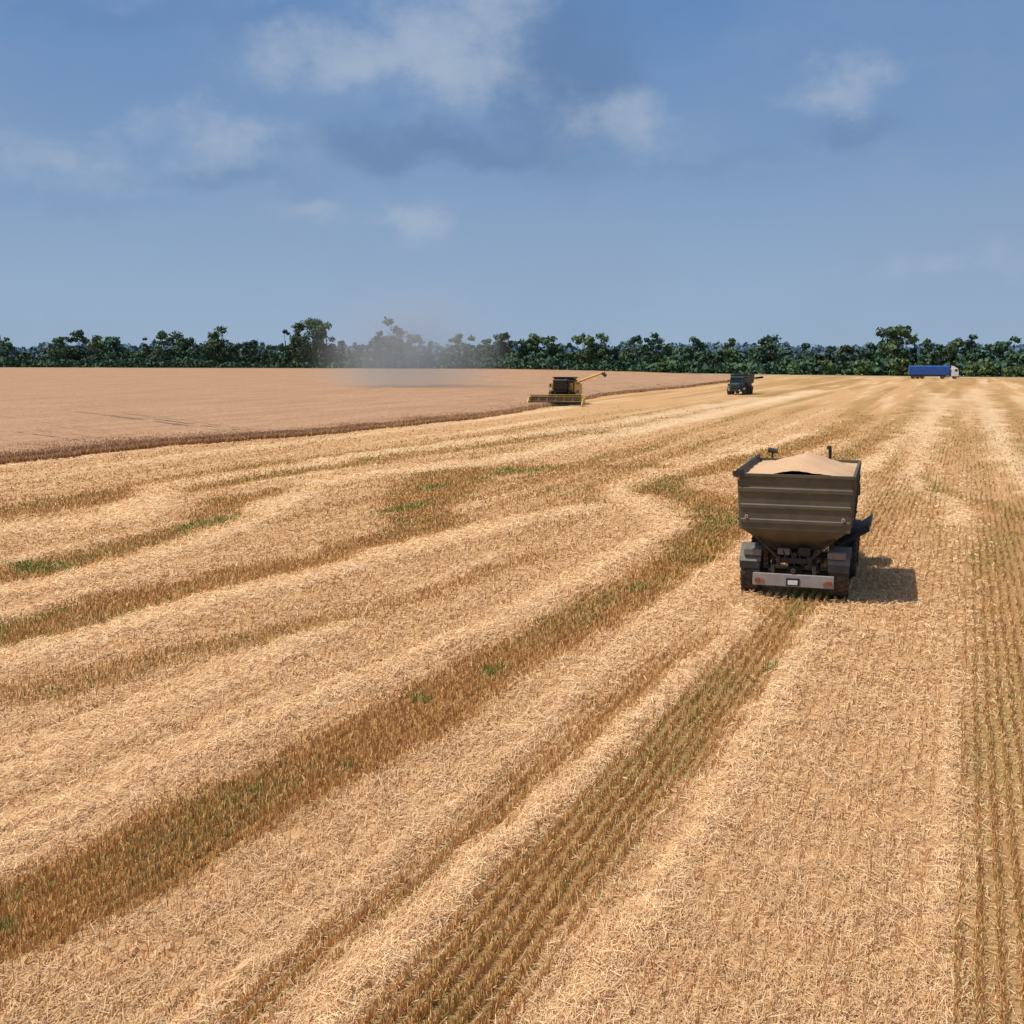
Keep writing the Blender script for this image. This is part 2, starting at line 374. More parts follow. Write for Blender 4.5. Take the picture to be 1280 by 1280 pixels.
def on_line(ta,extra=0):
    for i in range(len(line)-1):
        a,b=line[i],line[i+1]
        da=a[0]-ta*a[1];db=b[0]-ta*b[1]
        if da<=0<=db:
            t=-da/(db-da);p=a+(b-a)*t;return p[0]*(1+extra),p[1]*(1+extra)
    return None
# (bearing along the shelter belt, tree height m)
prof=[(-.60,18),(-.52,17),(-.47,15),(-.445,19),(-.435,16),(-.42,9),(-.40,10),(-.385,17.5),(-.372,20),(-.358,17),(-.345,18),(-.33,10),(-.315,17),(-.302,19.5),(-.29,19),(-.275,17),(-.262,11),(-.251,23),(-.24,13),(-.225,15),(-.21,13),(-.195,20),(-.183,25),(-.172,26),(-.160,23),(-.145,14),(-.13,12),(-.115,20),(-.104,25),(-.092,20),(-.082,17),(-.07,14),(-.058,10),(-.045,18.5),(-.034,17),(-.02,16),(-.006,18),(.007,14),(.02,17),(.034,16),(.048,12),(.062,16),(.076,16.5),(.088,11),(.098,8),(.11,15),(.12,15.5),(.132,12),(.144,9.5),(.156,14),(.168,9),(.18,9),(.192,12.5),(.205,9),(.218,13),(.226,15),(.238,8.5),(.25,11.5),(.262,7.5),(.275,9.5),(.288,11),(.300,8),(.31,11),(.325,17),(.335,16),(.346,9.5),(.358,12),(.37,10),(.382,13),(.394,13.5),(.406,9),(.418,11),(.43,13),(.445,6),(.46,9),(.48,12),(.52,12),(.56,12),(.6,11)]
trees=[]
for ta,H in prof:
    p=on_line(ta+random.uniform(-.002,.002),random.uniform(0,.04))
    if p: trees.append((p[0],p[1],H*random.uniform(.97,1.08),H*random.uniform(.28,.46)))
    for k in range(2):
        p=on_line(ta+random.uniform(-.009,.009),random.uniform(.0,.12))
        if p: trees.append((p[0],p[1],H*random.uniform(.38,.75),H*random.uniform(.22,.36)))
hedges=[]
for i in range(len(line)-1):
    a,b=line[i],line[i+1];
    hedges.append((a[0]-6,a[1]-3,b[0]-6,b[1]-3,4.5,5))
    hedges.append((a[0]+8,a[1]+18,b[0]+8,b[1]+18,7,6))
treeline('tree_line',trees,11,base=(.044,.074,.028),haze_tint=(.030,.048,.050),hedge=hedges)
ft=[]
for k in range(130):
    ta=random.uniform(-.7,.75);y=random.uniform(1050,1500)
    ft.append((ta*y,y,random.uniform(12,21),random.uniform(8,12)))
treeline('distant_forest',ft,12,base=(.025,.042,.028),haze_tint=(.10,.165,.215),leaf=2.0,dens=.45,hedge=[(-1100,1300,1100,1300,17,30),(-1600,1900,1600,1900,22,40)])  # farther row, so more haze is put into its leaf colour
bt=[]
for k in range(34):
    ta=random.uniform(.13,.46);p=on_line(ta)
    if p: bt.append((p[0]-2,p[1]-random.uniform(6,16),random.uniform(3,6),random.uniform(2,3.2)))
treeline('roadside_bushes',bt,14,base=(.085,.125,.040),haze_tint=(.026,.040,.034),leaf=.45)

def strip(name,pts,hw,z,mat):
    pts=np.array(pts,float);V=[]
    for i,p in enumerate(pts):
        d=pts[min(i+1,len(pts)-1)]-pts[max(i-1,0)];d/=np.linalg.norm(d);nn=np.array([-d[1],d[0]])
        V+= [(*(p-nn*hw),z),(*(p+nn*hw),z)]
    n=len(pts);F=np.array([(2*i,2*i+2,2*i+3,2*i+1) for i in range(n-1)])
    return quick_mesh(name,np.array(V),F,None,mat)
strip('grass_verge',[(-520,697),(-284,636),(0,563),(60,455),(98,414),(158,366),(255,300)],9,.02,paint('verge_grass',(.16,.20,.07),.9,scale=.2,dirtamt=.1))
strip('farm_track',[(52,440),(92,395),(120,368),(150,346),(245,270)],3.2,.05,paint('track_dirt',(.66,.52,.37),.95,scale=.3,dirtamt=.05))

# ------------------------------------------------------------------ vehicle parts
class Veh:
    def __init__(s,name,loc,heading):
        s.e=bpy.data.objects.new(name,None);sc.collection.objects.link(s.e)
        s.e.location=loc;s.e.rotation_euler=(0,0,-heading)
    def add(s,name,V,F,mat,smooth=False,bev=0):
        me=bpy.data.meshes.new(name);me.from_pydata([tuple(v) for v in V],[],F);me.update()
        me.materials.append(mat)
        if smooth: me.polygons.foreach_set('use_smooth',[True]*len(F))
        o=bpy.data.objects.new(name,me);sc.collection.objects.link(o);o.parent=s.e
        if bev:
            b=o.modifiers.new('b','BEVEL');b.width=bev;b.segments=2;b.limit_method='ANGLE'
        return o
    def box(s,name,x0,x1,y0,y1,z0,z1,mat,bev=.015,top=None):
        t=top or (0,0,0,0)
        V=[(x0,y0,z0),(x1,y0,z0),(x1,y1,z0),(x0,y1,z0),(x0+t[0],y0+t[2],z1),(x1+t[1],y0+t[2],z1),(x1+t[1],y1+t[3],z1),(x0+t[0],y1+t[3],z1)]
        F=[(3,2,1,0),(4,5,6,7),(0,1,5,4),(1,2,6,5),(2,3,7,6),(3,0,4,7)]
        return s.add(name,V,F,mat,False,bev)
    def tube(s,name,p,q,r0,r1,mat,n=12):
        p=Vector(p);q=Vector(q);ax=(q-p).normalized();a=ax.orthogonal().normalized();b=ax.cross(a)
        V=[];F=[]
        for c,r in((p,r0),(q,r1)):
            for i in range(n):
                t=i/n*6.28318;V.append(c+a*math.cos(t)*r+b*math.sin(t)*r)
        for i in range(n): F.append((i,(i+1)%n,(i+1)%n+n,i+n))
        F.append(tuple(range(n))[::-1]);F.append(tuple(range(n,2*n)))
        return s.add(name,V,F,mat,False,0)
    def wheel(s,name,x,y,r,w,tyre,rim,lugs=22):
        prof=[(-w*.38,r*.55),(-w*.5,r*.62),(-w*.5,r*.86),(-w*.40,r*.955),(0,r*.97),(w*.40,r*.955),(w*.5,r*.86),(w*.5,r*.62),(w*.38,r*.55)]
        n=32;V=[];F=[]
        for i in range(n):
            t=i/n*6.28318
            for px,pr in prof: V.append((x+px,y+math.sin(t)*pr,r+math.cos(t)*pr))
        m=len(prof)
        for i in range(n):
            for j in range(m-1):
                a=i*m+j;b=((i+1)%n)*m+j;F.append((a,b,b+1,a+1))
        for i in range(lugs):
            for sd in(-1,1):
                t0=(i+(0.5 if sd>0 else 0))/lugs*6.28318;dt=6.28318/lugs*.38;k=len(V)
                for (xx,tt) in((0.02*sd,t0),(sd*w*.5,t0+dt*1.2),(sd*w*.5,t0+dt*2.1),(0.02*sd,t0+dt*.9)):
                    for pr in(r*.9,r*1.0): V.append((x+xx,y+math.sin(tt)*pr,r+math.cos(tt)*pr))
                F+= [(k+1,k+3,k+5,k+7),(k,k+2,k+3,k+1),(k+2,k+4,k+5,k+3),(k+4,k+6,k+7,k+5),(k+6,k,k+1,k+7)]
        s.add(name+'_tyre',V,F,tyre)
        V=[];F=[];rp=[(-w*.30,0),(-w*.30,r*.2),(-w*.18,r*.3),(-w*.18,r*.5),(-w*.38,r*.56),(w*.38,r*.56),(w*.18,r*.5),(w*.18,r*.3),(w*.30,r*.2),(w*.30,0)];m=len(rp)
        for i in range(20):
            t=i/20*6.28318
            for px,pr in rp: V.append((x+px,y+math.sin(t)*pr,r+math.cos(t)*pr))
        for i in range(20):
            for j in range(m-1):
                a=i*m+j;b=((i+1)%20)*m+j;F.append((a,b,b+1,a+1))
        s.add(name+'_rim',V,F,rim)
    def arc(s,name,x0,x1,y,z,r,a0,a1,mat,th=.04,n=12):
        V=[];F=[]
        for i in range(n+1):
            t=a0+(a1-a0)*i/n
            for rr in(r,r+th):
                for xx in(x0,x1): V.append((xx,y+math.sin(t)*rr,z+math.cos(t)*rr))
        for i in range(n):
            k=i*4;F+= [(k,k+1,k+5,k+4),(k+2,k+6,k+7,k+3),(k,k+4,k+6,k+2),(k+1,k+3,k+7,k+5)]
        F+=[(0,2,3,1),(4*n,4*n+1,4*n+3,4*n+2)]
        return s.add(name,V,F,mat)
M={}
M['olive']=paint('hopper_paint',(.092,.080,.050),.6,0,.2,3,(.24,.18,.11),.12)
M['olive2']=paint('hopper_rib',(.108,.094,.060),.6,0,.2,3,(.24,.18,.11),.14)
M['dark']=paint('dark_metal',(.035,.033,.03),.6,.2,.3,8,(.22,.15,.09),.14)
M['rubber']=paint('tyre_rubber',(.03,.028,.026),.85,0,.3,10,(.22,.16,.10),.30)
M['rim']=paint('wheel_rim',(.10,.10,.09),.6,0,.2,10,(.25,.18,.11),.3)
M['grey']=paint('guard_grey',(.16,.15,.135),.6,0,.2,6,(.28,.2,.12),.2)
M['bump']=paint('bumper_grey',(.33,.31,.29),.55,0,.12,6,(.30,.22,.15),.25)
M['red']=paint('lamp_red',(.35,.05,.03),.3,0,.1,6,(.3,.2,.1),.1)
M['white']=paint('white_paint',(.75,.75,.73),.4,0,.05,4,(.5,.42,.32),.06)
M['teal']=paint('teal_paint',(.018,.052,.050),.5,0,.15,4,(.18,.14,.1),.12)
M['yellow']=paint('yellow_paint',(.62,.36,.025),.45,0,.12,4,(.32,.22,.12),.12)
M['blue']=paint('blue_tarp',(.02,.10,.38),.5,0,.15,1.5,(.1,.12,.25),.05)
M['grain']=paint('wheat_grain',(.66,.41,.23),.9,0,.12,25,(.55,.33,.17),.2)
M['glass'],_n,_p=newmat('dark_glass');_p.inputs['Base Color'].default_value=(.015,.02,.022,1);_p.inputs['Roughness'].default_value=.12
M['orange']=paint('orange_beacon',(.45,.15,.04),.4,0,.1,6,(.4,.2,.1),.05)
M['blk']=paint('black_plastic',(.02,.02,.02),.5,0,.2,6,(.15,.1,.07),.1)

def hopper(v,y0,y1,zt,zb,zf,wt,wb,grain=True):
    a,b=wt/2,wb/2
    H=zt-zb
    levels=[(zb,0),(zb+.10*H,0),(zb+.12*H,.03),(zb+.17*H,.03),(zb+.19*H,0),(zb+.37*H,0),(zb+.39*H,.03),(zb+.44*H,.03),(zb+.46*H,0),(zb+.66*H,0),(zb+.68*H,.04),(zb+.74*H,.04),(zb+.76*H,.0),(zt-.08,0),(zt-.07,.05),(zt,.05)]
    V=[];F=[]
    for z,o in levels:
        k=(z-zb)/H;w=b+(a-b)*k+o
        V+=[(-w,y0-o-.06*k,z),(w,y0-o-.06*k,z),(w,y1+o+.06*k,z),(-w,y1+o+.06*k,z)]
    for i in range(len(levels)-1):
        for j in range(4):
            p=i*4+j;q=i*4+(j+1)%4;F.append((p,q,q+4,p+4))
    k0=len(V);i0=(len(levels)-1)*4
    wi=a-.02
    V+=[(-wi,y0+.02,zt),(wi,y0+.02,zt),(wi,y1-.02,zt),(-wi,y1-.02,zt)]
    V+=[(-wi,y0+.02,zt-.9),(wi,y0+.02,zt-.9),(wi,y1-.02,zt-.9),(-wi,y1-.02,zt-.9)]
    for j in range(4):
        F.append((i0+j,i0+(j+1)%4,k0+(j+1)%4,k0+j));F.append((k0+j,k0+(j+1)%4,k0+4+(j+1)%4,k0+4+j))
    F.append((k0+4,k0+5,k0+6,k0+7))
    v.add('hopper_body',V,F,M['olive'] if grain else M['teal'])
    L=y1-y0
    v.box('hopper_funnel',-.66,.66,y0+.75,y1-.75,zf,zb-.004,M['olive'],0,top=(-(b-.66),(b-.66),-.75,.75))
    for sx in(-1,1):
        for yy in(y0+.02,y1-.10):
            v.box('corner_post',sx*(b+.015)-.05,sx*(b+.015)+.05,yy-.03,yy+.09,zb-.02,zt-.03,M['olive2'],.01,top=(sx*(a-b),sx*(a-b),0,0))
        for k in range(1,5):
            yy=y0+L*k/5
            v.box('side_stiffener',sx*(b+.04)-.035,sx*(b+.04)+.035,yy-.04,yy+.04,zb,zt-.09,M['olive2'],.008,top=(sx*(a-b),sx*(a-b),0,0))
    if not grain: return
    nx,ny=36,50;V=[];F=[]
    for j in range(ny+1):
        for i in range(nx+1):
            fx=i/nx;fy=j/ny;x=-wi+2*wi*fx;y=y0+.02+(L-.04)*fy
            d=math.hypot((x-.12)/wi*.98,(y-(y0+L*.42))/(L*.5)*.85)
            z=zt-.07+.50*max(0,1-d)**.95-.04*max(0,d-1)
            z+=.025*math.sin(x*5.1+y*2.3)*math.sin(y*3.7-x)*.8+random.uniform(-.006,.006)
            V.append((x,y,z))
    for j in range(ny):
        for i in range(nx):
            p=j*(nx+1)+i;F.append((p,p+1,p+nx+2,p+nx+1))
    v.add('grain_heap',V,F,M['grain'],True)

def grain_truck(loc,heading,cabmat,grain=True):
    v=Veh('grain_truck',loc,heading)
    for yy,nm in((.55,'rear'),(3.75,'middle'),(6.3,'front')):
        for sx in(-1,1):
            v.wheel(nm+'_wheel',sx*(1.18 if nm=='rear' else 1.28),yy,.62,.52,M['rubber'],M['rim'])
        v.tube(nm+'_axle',(-1.0,yy,.62),(1.0,yy,.62),.09,.09,M['dark'])
    v.tube('differential',(0,.3,.66),(0,.85,.66),.2,.26,M['dark'],16)
    for sx in(-1,1):
        v.box('chassis_rail',sx*.42-.05,sx*.42+.05,-.1,7.6,.92,1.17,M['dark'])
        v.box('leaf_spring',sx*.62-.05,sx*.62+.05,-.1,1.2,.74,.84,M['dark'])
        v.tube('shock_absorber',(sx*.72,.1,.6),(sx*.5,.25,1.15),.04,.04,M['dark'])
        v.arc('mudguard',sx*1.18-.29,sx*1.18+.29,.55,.64,.72,R(-62),R(62),M['grey'])
        v.box('mudguard_flap',sx*1.18-.27,sx*1.18+.27,-.16,-.13,.80,1.0,M['blk'],.004)
        v.box('guard_lid',sx*1.12-.24,sx*1.12+.24,-.12,.15,1.15,1.34,M['grey'],.03)
        v.add('fender_skirt',[(sx*.95,2.9,1.02),(sx*1.86,3.0,1.72),(sx*1.90,4.9,1.76),(sx*.95,4.9,1.06),(sx*.95,2.9,.94),(sx*1.90,2.96,1.52),(sx*1.94,4.9,1.56),(sx*.95,4.9,.98)],
              [(0,1,2,3),(7,6,5,4),(0,4,5,1),(1,5,6,2),(2,6,7,3),(3,7,4,0)],M['blk'])
        v.tube('fender_lip',(sx*1.9,2.96,1.72),(sx*1.92,4.9,1.76),.035,.035,cabmat,8)
        v.arc('front_mudguard',sx*1.28-.3,sx*1.28+.3,6.3,.64,.72,R(-75),R(75),cabmat)
    for yy in(.0,1.4,2.6,4.4): v.box('cross_member',-.37,.37,yy,yy+.12,.97,1.12,M['dark'])
    for sx in(-1,1):
        v.box('hopper_leg',sx*.95-.06,sx*.95+.06,.35,.47,1.17,1.9,M['dark'],.01)
        v.tube('hopper_brace',(sx*.45,-.02,1.12),(sx*1.25,-.1,1.9),.04,.04,M['dark'])
        v.box('hopper_leg_front',sx*.95-.06,sx*.95+.06,4.2,4.32,1.17,1.9,M['dark'],.01)
    v.tube('air_tank',(-.3,1.9,.75),(.3,1.9,.75),.16,.16,M['dark'],16)
    v.tube('tow_hook',(0,-.22,.78),(0,.0,.78),.06,.09,M['dark'])
    v.tube('pto_shaft',(0,.0,1.2),(0,2,1.05),.07,.07,M['dark'])
    v.box('hose_box',.1,.42,-.02,.2,1.18,1.42,M['dark'],.02); v.box('valve_box',-.45,-.12,-.04,.16,1.2,1.38,M['grey'],.02)
    for k in range(4):
        x0=-.3+k*.2
        v.tube('hydraulic_hose',(x0,-.05,1.35),(x0+.12,-.12,.95),.018,.018,M['blk'],6)
    v.box('rear_bumper',-1.08,1.08,-.22,-.14,.36,.70,M['bump'],.015)
    v.box('bumper_hanger',-.6,-.5,-.14,.1,.5,.95,M['dark']);v.box('bumper_hanger',.5,.6,-.14,.1,.5,.95,M['dark'])
    for sx in(-1,1):
        v.box('tail_lamp',sx*.95-.07,sx*.95+.07,-.245,-.222,.46,.56,M['red'],.006)
        v.box('indicator_lamp',sx*.82-.035,sx*.82+.035,-.245,-.222,.47,.55,M['orange'],.006)
        v.tube('reflector',(sx*1.27,-.44,2.28),(sx*1.27,-.42,2.28),.045,.045,M['white'],16)
        v.tube('reflector_red',(sx*1.27,-.446,2.28),(sx*1.27,-.442,2.28),.033,.033,M['red'],16)
    v.box('number_plate',-.13,.13,-.25,-.224,.42,.54,M['white'],.004); v.box('plate_bracket',-.18,.18,-.236,-.223,.39,.60,M['dark'],.004)
    hopper(v,-.38,4.55,3.45,1.94,1.30,2.98,2.78,grain)
    v.tube('tarp_roller',(-1.53,-.40,3.50),(-1.53,4.6,3.50),.06,.06,M['dark'])
    v.tube('marker_lamp',(-1.5,-.47,3.36),(-1.5,-.47,3.26),.04,.04,M['orange'])
    v.add('roller_bracket',[(-1.68,-.5,3.5),(-1.36,-.5,3.56),(-1.36,-.44,3.56),(-1.68,-.44,3.5),(-1.64,-.5,3.36),(-1.36,-.5,3.3),(-1.36,-.44,3.3),(-1.64,-.44,3.36)],[(0,1,2,3),(7,6,5,4),(0,4,5,1),(1,5,6,2),(2,6,7,3),(3,7,4,0)],M['dark'])
    v.tube('roller_crank',(-1.1,4.62,3.4),(-1.12,4.66,3.66),.03,.03,M['dark']);v.tube('roller_crank_head',(-1.25,4.64,3.70),(-.95,4.64,3.66),.08,.07,M['dark'])
    v.tube('exhaust',(.6,5.05,1.2),(.6,5.05,3.72),.05,.05,M['blk']);v.tube('beacon',(.57,5.02,3.73),(.57,5.02,3.84),.08,.07,M['blk'])
    v.tube('fuel_tank',(.85,4.95,.95),(.85,5.6,.95),.3,.3,M['dark'],18)
    for k in range(5): v.tube('ladder_rung',(1.56,1.2,2.0+k*.28),(1.56,1.6,2.0+k*.28),.015,.015,M['dark'],6)
    for yy in(1.2,1.6): v.tube('ladder_rail',(1.50,yy,1.9),(1.60,yy,3.3),.018,.018,M['dark'],6)
    v.box('cab_lower',-1.12,1.12,5.25,7.0,1.15,2.05,cabmat,.06)
    v.box('cab_glasshouse',-1.08,1.08,5.3,6.9,2.05,2.85,M['glass'],.04,top=(.06,-.06,.03,-.22))
    v.box('cab_roof',-1.06,1.06,5.3,6.75,2.852,3.05,cabmat,.06)
    for sx in(-1,1):
        for yy,sl in((5.32,.02),(6.1,0),(6.84,-.2)):
            v.box('cab_pillar',sx*1.07-.04,sx*1.07+.04,yy-.05,yy+.06,2.04,2.86,cabmat,.01,top=(-sx*.05,-sx*.05,sl,sl))
        v.box('wing_mirror',sx*1.42-.08,sx*1.42+.08,6.9,6.96,2.1,2.5,M['blk'],.02)
        v.tube('wing_mirror_arm',(sx*1.1,6.85,2.5),(sx*1.42,6.93,2.5),.02,.02,M['blk'],6)
    v.box('bonnet',-.85,.85,7.0,8.0,1.1,1.95,cabmat,.1,top=(.08,-.08,0,-.1))
    v.box('radiator_grille',-.55,.55,7.985,8.03,1.15,1.75,M['blk'],.01)
    v.box('front_bumper',-1.2,1.2,7.95,8.15,.62,.95,M['dark'],.03)
    for sx in(-1,1): v.tube('headlamp',(sx*.9,8.15,.82),(sx*.9,8.17,.82),.1,.1,M['white'],16)
    return v
grain_truck((7.72,31.0,0),R(18.3),M['teal'])
v2=grain_truck((41.2,204.5,0),R(204),M['teal'],False)

def combine(loc,heading):
    v=Veh('combine_harvester',loc,heading)
    Y=M['yellow']
    for sx in(-1,1):
        v.wheel('drive_wheel',sx*1.45,.2,.9,.7,M['rubber'],Y,20)
        v.wheel('steer_wheel',sx*1.3,-4.2,.6,.45,M['rubber'],Y,18)
        v.box('side_panel',sx*1.5-.06,sx*1.5+.06,-5.2,-.6,1.35,2.75,Y,.05)
        v.box('side_panel_dark',sx*1.52-.06,sx*1.52+.06,-3.2,-1.4,1.5,1.95,M['blk'],.02)
        v.box('cab_step',sx*1.3-.3,sx*1.3+.3,.1,1.1,1.85,1.95,M['dark'],.02)
        v.tube('hand_rail',(sx*1.55,1.05,1.95),(sx*1.55,1.05,2.8),.03,.03,M['blk'],6)
        v.tube('hand_rail_top',(sx*1.55,.2,2.8),(sx*1.55,1.05,2.8),.03,.03,M['blk'],6)
    v.tube('front_axle',(-1.3,.2,.9),(1.3,.2,.9),.16,.16,M['dark'])
    v.box('body',-1.42,1.42,-5.3,.2,1.1,2.8,M['dark'],.08)
    v.box('engine_hood',-1.3,1.3,-5.2,-2.9,2.8,3.3,Y,.1,top=(.1,-.1,.4,0))
    v.box('straw_hood',-1.2,1.2,-6.4,-5.3,1.0,2.5,Y,.1,top=(0,0,.7,0))
    v.box('grain_tank',-1.45,1.45,-2.9,-.3,2.8,3.35,M['blk'],.05)
    v.box('grain_tank_extension',-1.2,1.2,-2.7,-.5,3.35,3.75,M['blk'],.02,top=(-.35,.35,-.2,.2))
    v.box('front_wall_left',-1.48,-.88,.2,.45,1.5,2.9,Y,.05);v.box('front_wall_right',.88,1.48,.2,.45,1.5,2.9,Y,.05)
    v.box('cab_base',-.85,.85,.45,1.7,1.75,2.1,M['blk'],.05)
    v.box('cab_glass',-.85,.85,.3,1.75,2.1,3.3,M['glass'],.06,top=(.0,0,0,.12))
    v.box('cab_roof',-.98,.98,.15,1.98,3.302,3.45,M['olive'],.06)
    for sx in(-1,1): v.box('cab_pillar',sx*.85-.04,sx*.85+.04,1.72,1.84,2.1,3.3,M['blk'],.01); v.box('mirror',sx*1.3-.12,sx*1.3+.12,1.7,1.78,2.4,2.9,M['blk'],.02); v.tube('mirror_arm',(sx*.85,1.75,2.9),(sx*1.3,1.74,2.9),.02,.02,M['blk'],6)
    v.box('work_lights',-.8,.8,2.0,2.04,3.34,3.42,M['grey'],.01)
    v.box('feeder_house',-.65,.65,.6,2.9,.5,1.4,M['dark'],.04)
    W=3.65
    v.box('header_back',-W,W,2.9,3.0,.25,1.15,M['dark'],.02)
    v.box('header_floor',-W,W,3.0,4.0,.12,.2,M['dark'],.01)
    v.tube('header_auger',(-W,3.25,.5),(W,3.25,.5),.2,.2,M['grey'],16)
    v.box('header_top_beam',-W,W,2.85,3.02,1.152,1.28,Y,.02)
    for sx in(-1,1):
        v.add('crop_divider',[(sx*W,2.9,.1),(sx*W,2.9,1.25),(sx*W,4.1,1.0),(sx*W,4.9,.12),(sx*(W+.16),2.9,.1),(sx*(W+.16),2.9,1.25),(sx*(W+.16),4.1,1.0),(sx*(W+.1),4.9,.12)],[(0,1,2,3),(7,6,5,4),(0,4,5,1),(1,5,6,2),(2,6,7,3),(3,7,4,0)],Y)
        v.tube('reel_arm',(sx*(W-.1),2.95,1.25),(sx*(W-.1),3.9,1.05),.05,.05,Y,8)
    v.tube('reel_shaft',(-W+.1,3.9,1.0),(W-.1,3.9,1.0),.06,.06,M['grey'],8)
    for k in range(6):
        t=k/6*6.283+.3;yy=3.9+math.cos(t)*.52;zz=1.0+math.sin(t)*.52
        v.tube('reel_bat',(-W+.1,yy,zz),(W-.1,yy,zz),.035,.035,Y if k%2 else M['blk'],6)
        for j in range(7):
            xx=-W+.15+(2*W-.3)*j/6;v.tube('reel_spoke',(xx,3.9,1.0),(xx,yy,zz),.025,.025,Y,4)
        V=[];F=[]
        for j in range(48):
            xx=-W+.2+(2*W-.4)*j/47;q=len(V)
            for dx,dy in((-.018,0),(.018,0),(0,.02)):
                V+=[(xx+dx,yy+dy,zz),(xx+dx,yy+dy,zz-.26)]
            F+=[(q,q+1,q+3,q+2),(q+2,q+3,q+5,q+4),(q+4,q+5,q+1,q)]
        v.add('reel_tines',V,F,M['blk'])
    p=Vector((-1.35,-.9,2.9));q=Vector((-5.3,-1.3,4.35))
    v.tube('auger_turret',(-1.35,-.9,2.2),(-1.35,-.9,3.1),.25,.25,Y,14)
    v.tube('unloading_auger',p,q,.17,.15,Y,14)
    v.tube('auger_spout',q+Vector((.15,0,0)),q+Vector((-.45,0,-.45)),.2,.22,M['blk'],12)
    v.tube('auger_cap',q+Vector((.1,0,-.04)),q+Vector((-.25,0,.1)),.2,.2,M['orange'],12)
    v.tube('beacon',(-.7,1,3.45),(-.7,1,3.6),.07,.06,M['orange'])
    return v
combine((6.9,157.5,0),R(196))

def semi(loc,heading):
    v=Veh('semi_truck',loc,heading)
    for yy in(1.2,2.5,3.8,9.4):
        for sx in(-1,1): v.wheel('wheel',sx*1.02,yy,.52,.4,M['rubber'],M['rim'],0)
    for sx in(-1,1): v.wheel('steer_wheel',sx*1.02,12.7,.52,.32,M['rubber'],M['rim'],0)
    v.box('trailer_body',-1.25,1.25,0,11.2,1.25,3.55,M['blue'],.04)
    v.box('tarp_cover',-1.2,1.2,.05,11.15,3.552,3.8,M['blue'],.05,top=(.5,-.5,0,0))
    for k in range(12): 
        for sx in(-1,1): v.box('trailer_rib',sx*1.27-.03,sx*1.27+.03,.2+k*.97,.32+k*.97,1.25,3.5,M['blue'],.01)
    v.box('trailer_sill',-1.23,1.23,0,11.2,1.0,1.248,M['dark'],.01)
    for sx in(-1,1): v.box('chassis_rail',sx*.45-.06,sx*.45+.06,.2,13.3,.75,.99,M['dark'])
    v.box('cab_body',-1.2,1.2,11.7,13.7,.75,2.2,M['white'],.1)
    v.box('cab_upper',-1.2,1.2,11.7,13.65,2.2,3.1,M['white'],.1,top=(.04,-.04,0,-.25))
    v.box('windscreen',-1.05,1.05,13.5,13.68,2.1,2.95,M['glass'],.02,top=(.05,-.05,-.2,-.2))
    for sx in(-1,1): v.box('side_window',sx*1.2-.02,sx*1.2+.02,12.6,13.3,2.15,2.8,M['glass'],.01)
    v.box('roof_deflector',-1.0,1.0,11.8,13.2,3.1,3.7,M['white'],.08,top=(.05,-.05,0,-.9))
    v.box('front_bumper',-1.2,1.2,13.7,13.85,.4,.9,M['grey'],.03)
    v.tube('fuel_tank',(1.0,10.1,.75),(1.0,11.3,.75),.3,.3,M['grey'])
    v.tube('fuel_tank',(-1.0,10.1,.75),(-1.0,11.3,.75),.3,.3,M['grey'])
    return v
semi((116.5,340,0),R(103))

# ------------------------------------------------------------------ dust raised by the combine
def dust(name,loc,rad,dens,col,nscale,seed):
    import bmesh
    bm=bmesh.new();bmesh.ops.create_icosphere(bm,subdivisions=3,radius=1)
    me=bpy.data.meshes.new(name);bm.to_mesh(me);bm.free()
    o=bpy.data.objects.new(name,me);sc.collection.objects.link(o);o.location=loc;o.scale=rad
    m=bpy.data.materials.new(name);m.use_nodes=True;nt=m.node_tree
    nt.nodes.remove(nt.nodes['Principled BSDF']);L=nt.links.new
    vs=N(nt,'ShaderNodeVolumeScatter');vs.inputs['Color'].default_value=col+(1,);vs.inputs['Anisotropy'].default_value=.2
    tc=N(nt,'ShaderNodeTexCoord');ln=N(nt,'ShaderNodeVectorMath');ln.operation='LENGTH';L(tc.outputs['Object'],ln.inputs[0])
    mr=N(nt,'ShaderNodeMapRange');mr.interpolation_type='SMOOTHSTEP';mr.inputs['From Min'].default_value=1;mr.inputs['From Max'].default_value=.0;L(ln.outputs['Value'],mr.inputs['Value'])
    no=N(nt,'ShaderNodeTexNoise');no.inputs['Scale'].default_value=nscale;no.inputs['Detail'].default_value=2;L(tc.outputs['Object'],no.inputs['Vector'])
    m2=N(nt,'ShaderNodeMapRange');m2.inputs['From Min'].default_value=.3;m2.inputs['From Max'].default_value=.65;m2.inputs['To Min'].default_value=.3;L(no.outputs['Fac'],m2.inputs['Value'])
    a=N(nt,'ShaderNodeMath');a.operation='MULTIPLY';L(mr.outputs[0],a.inputs[0]);L(m2.outputs[0],a.inputs[1])
    b=N(nt,'ShaderNodeMath');b.operation='MULTIPLY';L(a.outputs[0],b.inputs[0]);b.inputs[1].default_value=dens
    L(b.outputs[0],vs.inputs['Density']);L(vs.outputs[0],nt.nodes['Material Output'].inputs['Volume'])
    me.materials.append(m)
dust('dust_cloud',(-21,235,7.5),(24,24,17),.070,(.92,.80,.69),1.8,1.0)

